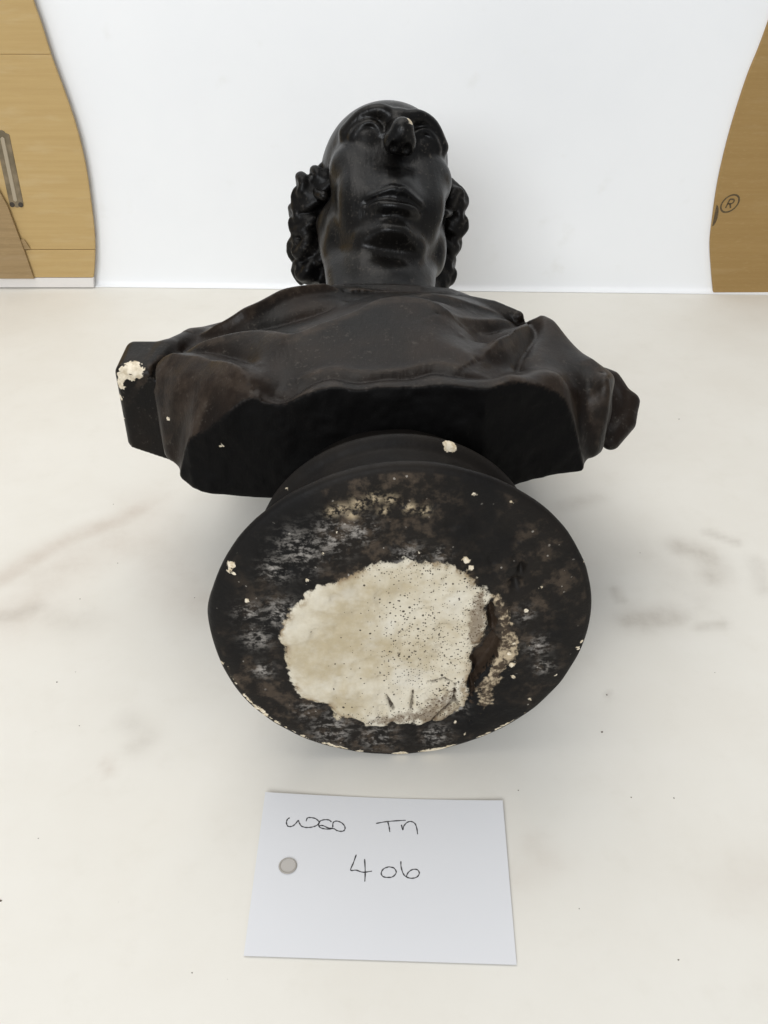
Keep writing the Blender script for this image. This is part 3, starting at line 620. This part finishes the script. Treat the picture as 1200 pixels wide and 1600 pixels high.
    cd = m.math('ADD', m.attr('chip'), m.math('MULTIPLY', m.math('SUBTRACT', m.noise(240, 4, .65, None, 7), .5), 7.0))
    ck = m.math('SUBTRACT', 1.0, m.ramp(cd, -.3, .4))
    col = m.mix(ck, col, m.mix(m.ramp(n3, .4, .6), (.80, .71, .56), (.58, .48, .33)))
    rgh = m.math('MAXIMUM', m.math('MAXIMUM', m.math('MULTIPLY', pm, .85), m.math('MULTIPLY', ck, .85)), m.math('ADD', .36, m.math('MULTIPLY', n2, .40)))
    m.set(color=col, rough=rgh, spec=.14)
    bb = m.bump(n4, .15, .0006); bb = m.bump(n3, .35, .0010, bb); bb = m.bump(m.math('MULTIPLY', pp, pm), -.8, .0012, bb); m.bump(ck, -.5, .001, bb)
    link("socle", me, m.m, root)

def tps(P, val, Q, lam=.4):
    P = np.asarray(P, float); n = len(P)
    U = lambda r2: np.where(r2 > 0, r2 * np.log(np.maximum(r2, 1e-9)) * .5, 0)
    K = U(((P[:, None] - P[None]) ** 2).sum(2)) + lam * np.eye(n)
    Pm = np.c_[np.ones(n), P]; A = np.block([[K, Pm], [Pm.T, np.zeros((3, 3))]])
    w = np.linalg.solve(A, np.concatenate([val, np.zeros(3)]))
    out = np.zeros(len(Q))
    for k in range(0, len(Q), 20000):
        q = Q[k:k + 20000]; out[k:k + 20000] = U(((q[:, None] - P[None]) ** 2).sum(2)) @ w[:n] + np.c_[np.ones(len(q)), q] @ w[n:]
    return out

def build_torso(root):
    h = 1.3
    F = Field((-206, 500, -4), (200, 812, 238), h)
    X, Y, Zz = F.ax
    GX, GY = np.meshgrid(X, Y, indexing='ij'); Q = np.c_[GX.ravel(), GY.ravel()]
    T = np.array(TORSO); extra = [(140, 660, 152), (152, 636, 154), (126, 682, 156), (108, 704, 162), (-128, 690, 158), (-150, 680, 152), (-100, 722, 156), (-150, 740, 120), (0, 790, 150), (150, 740, 120), (-90, 760, 150), (90, 760, 150), (-60, 745, 172), (60, 745, 172), (0, 760, 168), (185, 620, 150), (-185, 620, 150), (-200, 560, 120), (200, 540, 100), (-185, 690, 130), (185, 690, 125), (160, 700, 130)]
    T = np.vstack([T, extra])
    Z = tps(T[:, :2], T[:, 2], Q, LAM).reshape(GX.shape)
    # fine creases and folds laid over the cloth: polyline, width, height, sharpness side
    def crease(L, wl, wr, amp):
        """a fold along a line; wl / wr = how far it spreads to the left / right of the line's direction"""
        nonlocal Z
        Lp = catmull(np.array(L, float), 6); d = np.full(len(Q), 1e9); sd = np.ones(len(Q))
        for p, q in zip(Lp[:-1], Lp[1:]):
            e = q - p; w = Q - p; t = np.clip((w @ e) / (e @ e + 1e-12), 0, 1); r = w - t[:, None] * e
            di = np.hypot(r[:, 0], r[:, 1]); up = di < d
            d = np.where(up, di, d); sd = np.where(up, e[0] * w[:, 1] - e[1] * w[:, 0], sd)
        u = d / np.where(sd > 0, wl, wr)
        e = np.minimum(np.hypot(GX - Lp[0][0], GY - Lp[0][1]), np.hypot(GX - Lp[-1][0], GY - Lp[-1][1]))
        Z = Z + amp * (np.exp(-np.sqrt(u * u + .012) ** 1.15)).reshape(GX.shape) * np.clip(e / 16, 0, 1) ** .7
    for c in CREASES: crease(*c)
    Z = Z + .5 * vnoise(np.c_[Q, np.zeros(len(Q))], .035, 12).reshape(GX.shape)
    def blur(A, n):
        for ax in (0, 1):
            for _ in range(2):
                c = np.cumsum(np.pad(A, [(n + 1, n) if k == ax else (0, 0) for k in (0, 1)], mode='edge'), ax)
                A = (np.take(c, range(2 * n + 1, c.shape[ax]), ax) - np.take(c, range(0, c.shape[ax] - 2 * n - 1), ax)) / (2 * n + 1)
        return A
    ridge_light = np.clip((Z - blur(Z, 5)) / .9 - .15, 0, 1)  # mask of raised fold ridges that get the painted highlight
    gx, gy = np.gradient(Z, h)
    # the drape ends in a cut edge facing the camera
    xs = np.array([-200, -141, -126, -113, -100, -85, -62, -31, 62, 77, 98, 118, 140, 150, 200.]); ysx = np.array([570, 533, 521, 518, 517, 516, 513, 511, 511, 517, 524, 529, 535, 546, 580.])
    yc = np.interp(X, xs, ysx)
    left = np.interp(Y, [500, 533, 548, 572, 590, 610, 812], [-139, -141, -149, -156, -156, -150, -140])
    right = np.interp(Y, [500, 540, 551, 575, 600, 640, 812], [139, 140, 149, 156, 158, 150, 120])
    rough = vnoise(np.c_[np.repeat(X, len(Zz)), np.zeros(len(X) * len(Zz)), np.tile(Zz, len(X))], .06, 14).reshape(len(X), 1, len(Zz))
    rough2 = vnoise(np.c_[np.repeat(X, len(Zz)), np.zeros(len(X) * len(Zz)), np.tile(Zz, len(X))], .2, 15).reshape(len(X), 1, len(Zz))
    z3 = Zz[None, None, :]
    top = (z3 - Z[:, :, None]) / np.sqrt(1 + gx ** 2 + gy ** 2)[:, :, None]
    # cut face leans back towards its lower edge and is hand-finished, not flat
    lean = .05 * np.clip(200 - z3, 0, 200)
    cut = (yc[:, None, None] + lean * 0 - Y[None, :, None]) + 1.3 * rough + .5 * rough2
    zb = np.interp(Y, [500, 530, 560, 640, 720, 812], [122, 123, 118, 40, 0.5, 30])[None, :] + 14 * np.clip((np.abs(X) - 60) / 90, -.2, 1)[:, None] * np.clip((Y - 520) / 60, 0, 1)[None, :] * 3
    zb = np.minimum(zb, 135)
    zb = zb + np.interp(X, [-150, -125, -95, 60, 90, 140], [2, 6, 2, 8, 12, 7])[:, None] * np.clip(1 - (Y[None, :] - 500) / 80, 0, 1)
    bot = (zb[:, :, None] - z3) * .8
    lf = (left[None, :, None] - X[:, None, None]) * .95
    rt = (X[:, None, None] - right[None, :, None]) * .95
    back = (Y[None, :, None] - 770)
    smax = lambda a, b, k: np.maximum(a, b) + np.maximum(k - np.abs(a - b), 0) ** 2 / (4 * k)
    v = smax(top, cut, .9); v = smax(v, lf, 2.5); v = smax(v, rt, 2.5); v = smax(v, bot, 5); v = smax(v, back, 20)
    F.v = v.astype(np.float32); raw = (cut - top)[..., :]
    for f in SHAPES: f(F)
    for x, y, z, r_ in CHIPS: F.ell((x, y - .45 * r_, z + .45 * r_), (r_ * .95, r_ * .8, r_ * .8), 1, True)
    me, V = F.mesh("drapery", lambda V: V / 1000)
    chip_attr(me, V)
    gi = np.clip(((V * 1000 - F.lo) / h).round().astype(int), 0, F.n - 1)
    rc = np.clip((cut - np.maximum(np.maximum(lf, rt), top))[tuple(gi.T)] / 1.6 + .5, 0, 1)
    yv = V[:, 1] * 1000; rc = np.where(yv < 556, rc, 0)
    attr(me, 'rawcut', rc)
    on = np.abs(V[:, 2] * 1000 - Z[gi[:, 0], gi[:, 1]]) < 4
    attr(me, 'ridge_light', np.where(on, ridge_light[gi[:, 0], gi[:, 1]], 0) * (1 - rc))
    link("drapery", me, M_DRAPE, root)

LAM = .6
CREASES = [
    # gathered cloth at the pinch by the right shoulder
    ([(105, 657), (97, 642), (82, 628), (62, 614)], 5, 6, -5.5),
    ([(104, 652), (100, 625), (86, 596), (74, 574), (60, 552)], 4, 9, 8.5),
    ([(106, 648), (92, 618), (72, 600), (52, 586)], 7, 6, -5),
    ([(109, 655), (107, 622), (98, 596), (90, 574), (86, 552)], 6, 5, -7),
    ([(107, 668), (114, 656), (124, 634), (136, 604), (145, 570)], 8, 13, 6),
    ([(36, 600), (60, 622), (84, 640), (100, 655)], 6, 8, 4),
    # long fold across the chest
    ([(-142, 606), (-119, 601), (-95, 600), (-78, 592), (-60, 574), (-42, 586), (-22, 602), (-2, 616), (24, 616), (52, 604)], 4.5, 14, 6.5),
    ([(-135, 622), (-105, 626), (-80, 618), (-58, 602), (-38, 612), (-12, 634)], 9, 6, -7),
    # lower left facet
    ([(-155, 590), (-133, 577), (-113, 562), (-95, 541), (-80, 522)], 5, 13, 8),
    ([(-142, 600), (-118, 590), (-96, 574), (-80, 550)], 7, 6, -5.5),
    # overlapping upper layer
    ([(-140, 652), (-118, 648), (-100, 652), (-77, 676), (-50, 694), (-30, 700)], 16, 3, 9),
    ([(-126, 636), (-94, 640), (-62, 656), (-30, 674)], 6, 9, -6),
    ([(20, 645), (40, 652), (66, 652), (96, 659)], 22, 4, 3),
    ([(0, 640), (35, 642), (64, 640)], 5, 7, -3.5),
    # hem along the cut edge
    ([(-84, 525), (-70, 521), (-62, 518), (-54, 520), (-44, 526), (-32, 528), (-18, 522), (0, 524), (18, 526), (30, 531), (44, 527), (60, 528), (76, 536)], 3.2, 4.5, -3.2),
    ([(-62, 530), (-48, 534), (-30, 536), (-14, 530), (8, 531), (30, 539), (52, 534)], 5, 3, 1.3),
]
SHAPES = []
def torso_shapes(F):
    # stump of the left-hand sleeve: flat-cut block beyond the drape, and a roll of cloth over it
    def box(c, hx, hy, hz, r, k, yaw=0):
        sl, x, y, z = F.win(np.array(c) - 70, np.array(c) + 70, 0)
        x = x - c[0]; y = y - c[1]; z = z - c[2]; cs, sn = math.cos(yaw), math.sin(yaw)
        x, y = cs * x + sn * y, -sn * x + cs * y
        qx = np.abs(x) - hx + r; qy = np.abs(y) - hy + r; qz = np.abs(z) - hz + r
        d = np.sqrt(np.maximum(qx, 0) ** 2 + np.maximum(qy, 0) ** 2 + np.maximum(qz, 0) ** 2) + np.minimum(np.maximum(qx, np.maximum(qy, qz)), 0) - r
        F.blend(sl, d, k, False)
    box((-166, 609, 145), 20, 23, 40, 7, 3)
    sl, x, y, z = F.win((-206, 560, 90), (-145, 700, 140), 0)        # slanting lower edge of the stump
    F.v[sl] = np.maximum(F.v[sl], np.where((x < -152) & (y < 690), (122 - (x + 186) * .42 - z) * .9, -50))
    F.ell((-150, 645, 142), (26, 45, 30), 8)
    F.line([(-162, 597, 180), (-156, 622, 180), (-146, 652, 171), (-125, 682, 163), (-95, 712, 158)], [4, 7, 9, 10, 10], 4)
    F.line([(-172, 612, 170), (-168, 640, 166), (-158, 665, 158)], [7, 9, 9], 6)
    # dark groove between roll and drape
    F.line([(-157, 573, 180), (-154, 592, 182), (-147, 612, 186), (-136, 640, 190)], [3.0, 5.2, 4.6, 2.0], 2.5, True)
    F.line([(-156, 560, 160), (-157, 574, 172), (-155, 590, 182)], [2.5, 3.5, 3.5], 2.5, True)
    # right: rolled lobe, outer sleeve lump
    F.line([(112, 656, 178), (119, 638, 177), (134, 606, 171), (144, 574, 158)], [8, 10, 11, 10], 8)
    F.ell((158, 615, 143), (18, 30, 21), 5)
    F.line([(150, 628, 160), (165, 618, 158), (176, 604, 149)], [6, 7, 5], 5)
    F.line([(160, 575, 134), (172, 590, 140), (178, 604, 148)], [7, 8, 6], 6)
    F.line([(150, 572, 170), (154, 590, 166), (150, 612, 176)], [1.5, 2.6, 1.5], 3, True)
    # pinch of the cloth by the shoulder
    F.line([(103, 655, 187), (101, 647, 192), (92, 640, 199)], [1.6, 3.4, 1.5], 4, True)
    F.line([(60, 690, 188), (82, 674, 190), (100, 662, 188)], [4, 5, 4], 5)
    # collar of cloth round the neck
    F.line([(-52, 735, 172), (-30, 722, 182), (0, 719, 184), (28, 721, 182), (52, 732, 172)], 5, 7)
SHAPES.append(torso_shapes)

# ---- head, in its own frame (mm): X to the viewer's right, T from chin to crown, F out of the face; eyes at T = 0
PHI, PSI, ROLL, HS = rad(33), rad(10), rad(-2), .80
def head_frame():
    up = np.array([0, math.cos(PHI), math.sin(PHI)]); fw = np.array([0, -math.sin(PHI), math.cos(PHI)]); ri = np.array([1., 0, 0])
    r2 = math.cos(PSI) * ri - math.sin(PSI) * fw; f2 = math.sin(PSI) * ri + math.cos(PSI) * fw
    r3 = math.cos(ROLL) * r2 + math.sin(ROLL) * up; u3 = -math.sin(ROLL) * r2 + math.cos(ROLL) * up
    B = np.stack([r3, u3, f2], 1)           # columns: X, T, F in world
    o = np.array(EYE) - HS * B @ np.array([0, 0, 72.])
    return B, o
def build_head(root):
    B, o = head_frame()
    w2l = lambda p: (np.array(p, float) - o) @ B / HS
    F = Field((-100, -260, -125), (100, 125, 132), 1.45)
    # skull and face masses
    F.ell((0, 16, -20), (75, 70, 96), 10)
    F.ell((0, 16, 16), (63, 42, 58), 14)
    F.ell((0, -40, 16), (63, 84, 50), 16)
    F.ell((0, -96, 16), (55, 52, 48), 16)
    for s in (-1, 1):
        F.cap((s * 57, -62, -10), (s * 24, -130, 46), 16, 17, 16)       # jaw
        F.ell((s * 43, -32, 40), (25, 24, 22), 22)                      # cheekbone
        F.ell((s * 37, -74, 50), (22, 36, 21), 18)                      # cheek
        F.ell((s * 59, -104, 2), (13, 26, 22) if s > 0 else (9, 24, 20), 16)   # jowl
    F.ell((0, -131, 64), (25, 14, 18), 14)                              # chin
    F.ell((0, -136, 46), (27, 12, 24), 10)
    F.ell((0, -86, 60), (34, 36, 27), 18)                               # muzzle
    # eye sockets, brow
    for s in (-1, 1):
        F.ell((s * 33, 0, 88), (21, 14, 16), 16, True)
        F.ell((s * 46, -4, 79), (10, 10, 12), 14, True)
        F.line(catmull([(s * 8, 14, 80), (s * 22, 18, 82), (s * 40, 17, 72), (s * 55, 7, 53)], 4), 6, 15)
        F.ell((s * 32, -4, 57), (15.5, 12, 13.5), 9)                    # eyeball
        F.line(catmull([(s * 17, -4, 70), (s * 23, 2.5, 73.5), (s * 32, 5, 74.5), (s * 41, 2, 70), (s * 48, -5, 61)], 3), 2.2, 7)
    # nose
    F.line([(0, 14, 75), (0, 2, 79), (0, -14, 93), (0, -25, 105)], [8, 7, 8.5, 9.5], 9)
    F.ell((0, -26, 104), (11, 11, 11), 8)
    F.ell((0, -33, 93), (13, 10, 14), 8)
    for s in (-1, 1):
        F.ell((s * 9.5, -33, 90), (7.5, 8.5, 11), 9)
        F.cap((s * 8, -24, 88), (s * 5, -6, 80), 7, 6, 10)
        F.ell((s * 6.8, -43, 95), (3.6, 4.5, 6.5), 3, True)             # nostril
    # mouth
    F.line(catmull([(-28, -99, 72), (-16, -95.5, 82), (-6, -92, 88), (0, -93, 88), (6, -92, 88), (16, -95.5, 82), (28, -99, 72)], 3), [2.6] + [4.4] * 17 + [2.6], 7)
    F.line(catmull([(-24, -104, 71), (-13, -110, 81), (0, -112.5, 85.5), (13, -110, 81), (24, -104, 71)], 3), [2.5] + [6.8] * 11 + [2.5], 7)
    F.line(catmull([(-31, -102, 73), (-15, -101, 86), (0, -101, 92), (15, -101, 86), (31, -102, 73)], 3), 2.2, 5.5, True)
    F.ell((0, -123, 92), (24, 7, 10), 16, True)
    for s in (-1, 1):
        F.ell((s * 32, -58, 88), (7, 20, 10), 16, True)                 # soft hollow beside the mouth
        F.ell((s * 30, -126, 80), (9, 12, 8), 14, True)
    # under the chin, neck
    n0 = w2l([-6, 735, 118]); n1 = w2l([-3, 800, 148]); n2 = np.array([0, -78, -16.])
    F.cap(n0, n1, 60, 56, 8); F.cap(n1, n2, 56, 57, 10)
    f0 = w2l([-5, 738, 160]); F.cap(f0, (0, -152, 24), 16, 20, 14)
    for s, fx in ((-1, -32), (1, 24)):
        F.cap(w2l([fx, 742, 156]), (s * 62, -62, -25), 13, 14, 10)      # neck cords
    F.ell((0, -153, 73), (25, 9, 16), 18, True)                        # hollow under the chin
    # ears, mostly under the hair
    for s in (-1, 1):
        F.line([(s * 74, 10, -14), (s * 81, 4, -20), (s * 82, -14, -18), (s * 77, -34, -8), (s * 71, -42, 0)], [5, 5.5, 5.5, 5.5, 5.5], 4)
    me, V = F.mesh("head", lambda V: (V * HS @ B.T + o) / 1000)
    tipc = (np.array([7, -22, 114]) * HS @ B.T + o)
    chip_attr(me, V, [(*tipc, 3.0), (*((np.array([1, -17, 110]) * HS @ B.T) + o), 1.6)])
    link("head", me, M_HEAD, root)
    # hair: separate locks, each a lobe with combed grooves
    H = Field((-106, 700 + 100, 80), (100, 985, 235), 1.25)
    r = np.random.default_rng(11)
    for lumps, s in ((HAIR_L, -1), (HAIR_R, 1)):
        for x, y, z, q in lumps:
            c = np.array([x - s * q * 1.0, y, z])
            M = np.array(Euler((r.uniform(-.5, .5), r.uniform(-.3, .3), r.uniform(-.4, .4))).to_matrix())
            H.ell(c, (q * .90, q * 1.02, q * .90), 1.2, False, M)
            # carved lock: strands coiling over the lobe
            od = np.array([s * .80, -.52, .30]); od /= np.linalg.norm(od)
            e1 = np.cross(od, [0, 0, 1.]); e1 /= np.linalg.norm(e1); e2 = np.cross(e1, od)
            a0 = r.uniform(0, 6.28); tw = 1 if r.random() < .7 else -1
            for k in range(2):
                P = []
                for u in np.linspace(0, 1, 14):
                    rad_ = q * (.98 - .78 * u); an = a0 + k * 3.14 + tw * 3.0 * u
                    P.append(c + od * math.sqrt(max(q * q - rad_ * rad_, 0)) * .92 + (e1 * math.cos(an) + e2 * math.sin(an)) * rad_ * np.array([1, 1, 1.1]))
                H.line(P, list(np.interp(np.linspace(0, 1, 14), [0, .3, 1], [q * .18, q * .34, q * .14])), 4.5)
        # mass behind the locks, down to the nape
        H.ell((s * 42 - 3, 928, 168), (26, 32, 52), 3); H.ell((s * 42 - 3, 890, 128), (22, 24, 24), 6)
        H.cap((s * 44 - 4, 885, 120), (s * 42 - 5, 800, 122), 14, 13, 6)
    H.ell((-3, 935, 150), (62, 34, 48), 10)
    # slow combed waves in the surface
    hx, hy, hz = H.ax
    w = np.sin(hz[None, None, :] * .55 + hx[:, None, None] * .25 + 1.6 * np.sin(hy[None, :, None] * .09)) * .18
    H.v = H.v + w.astype(np.float32)
    me, V = H.mesh("hair", lambda V: V / 1000)
    chip_attr(me, V)
    link("hair", me, M_PAINT, root)

build_table(); build_backdrop(); build_cardboard(); build_note()
bust = tag(empty("portrait_bust"), "dark painted plaster bust of a bald man lying down, scuffed base facing forward", "bust")
build_socle(bust); build_torso(bust); build_head(bust)
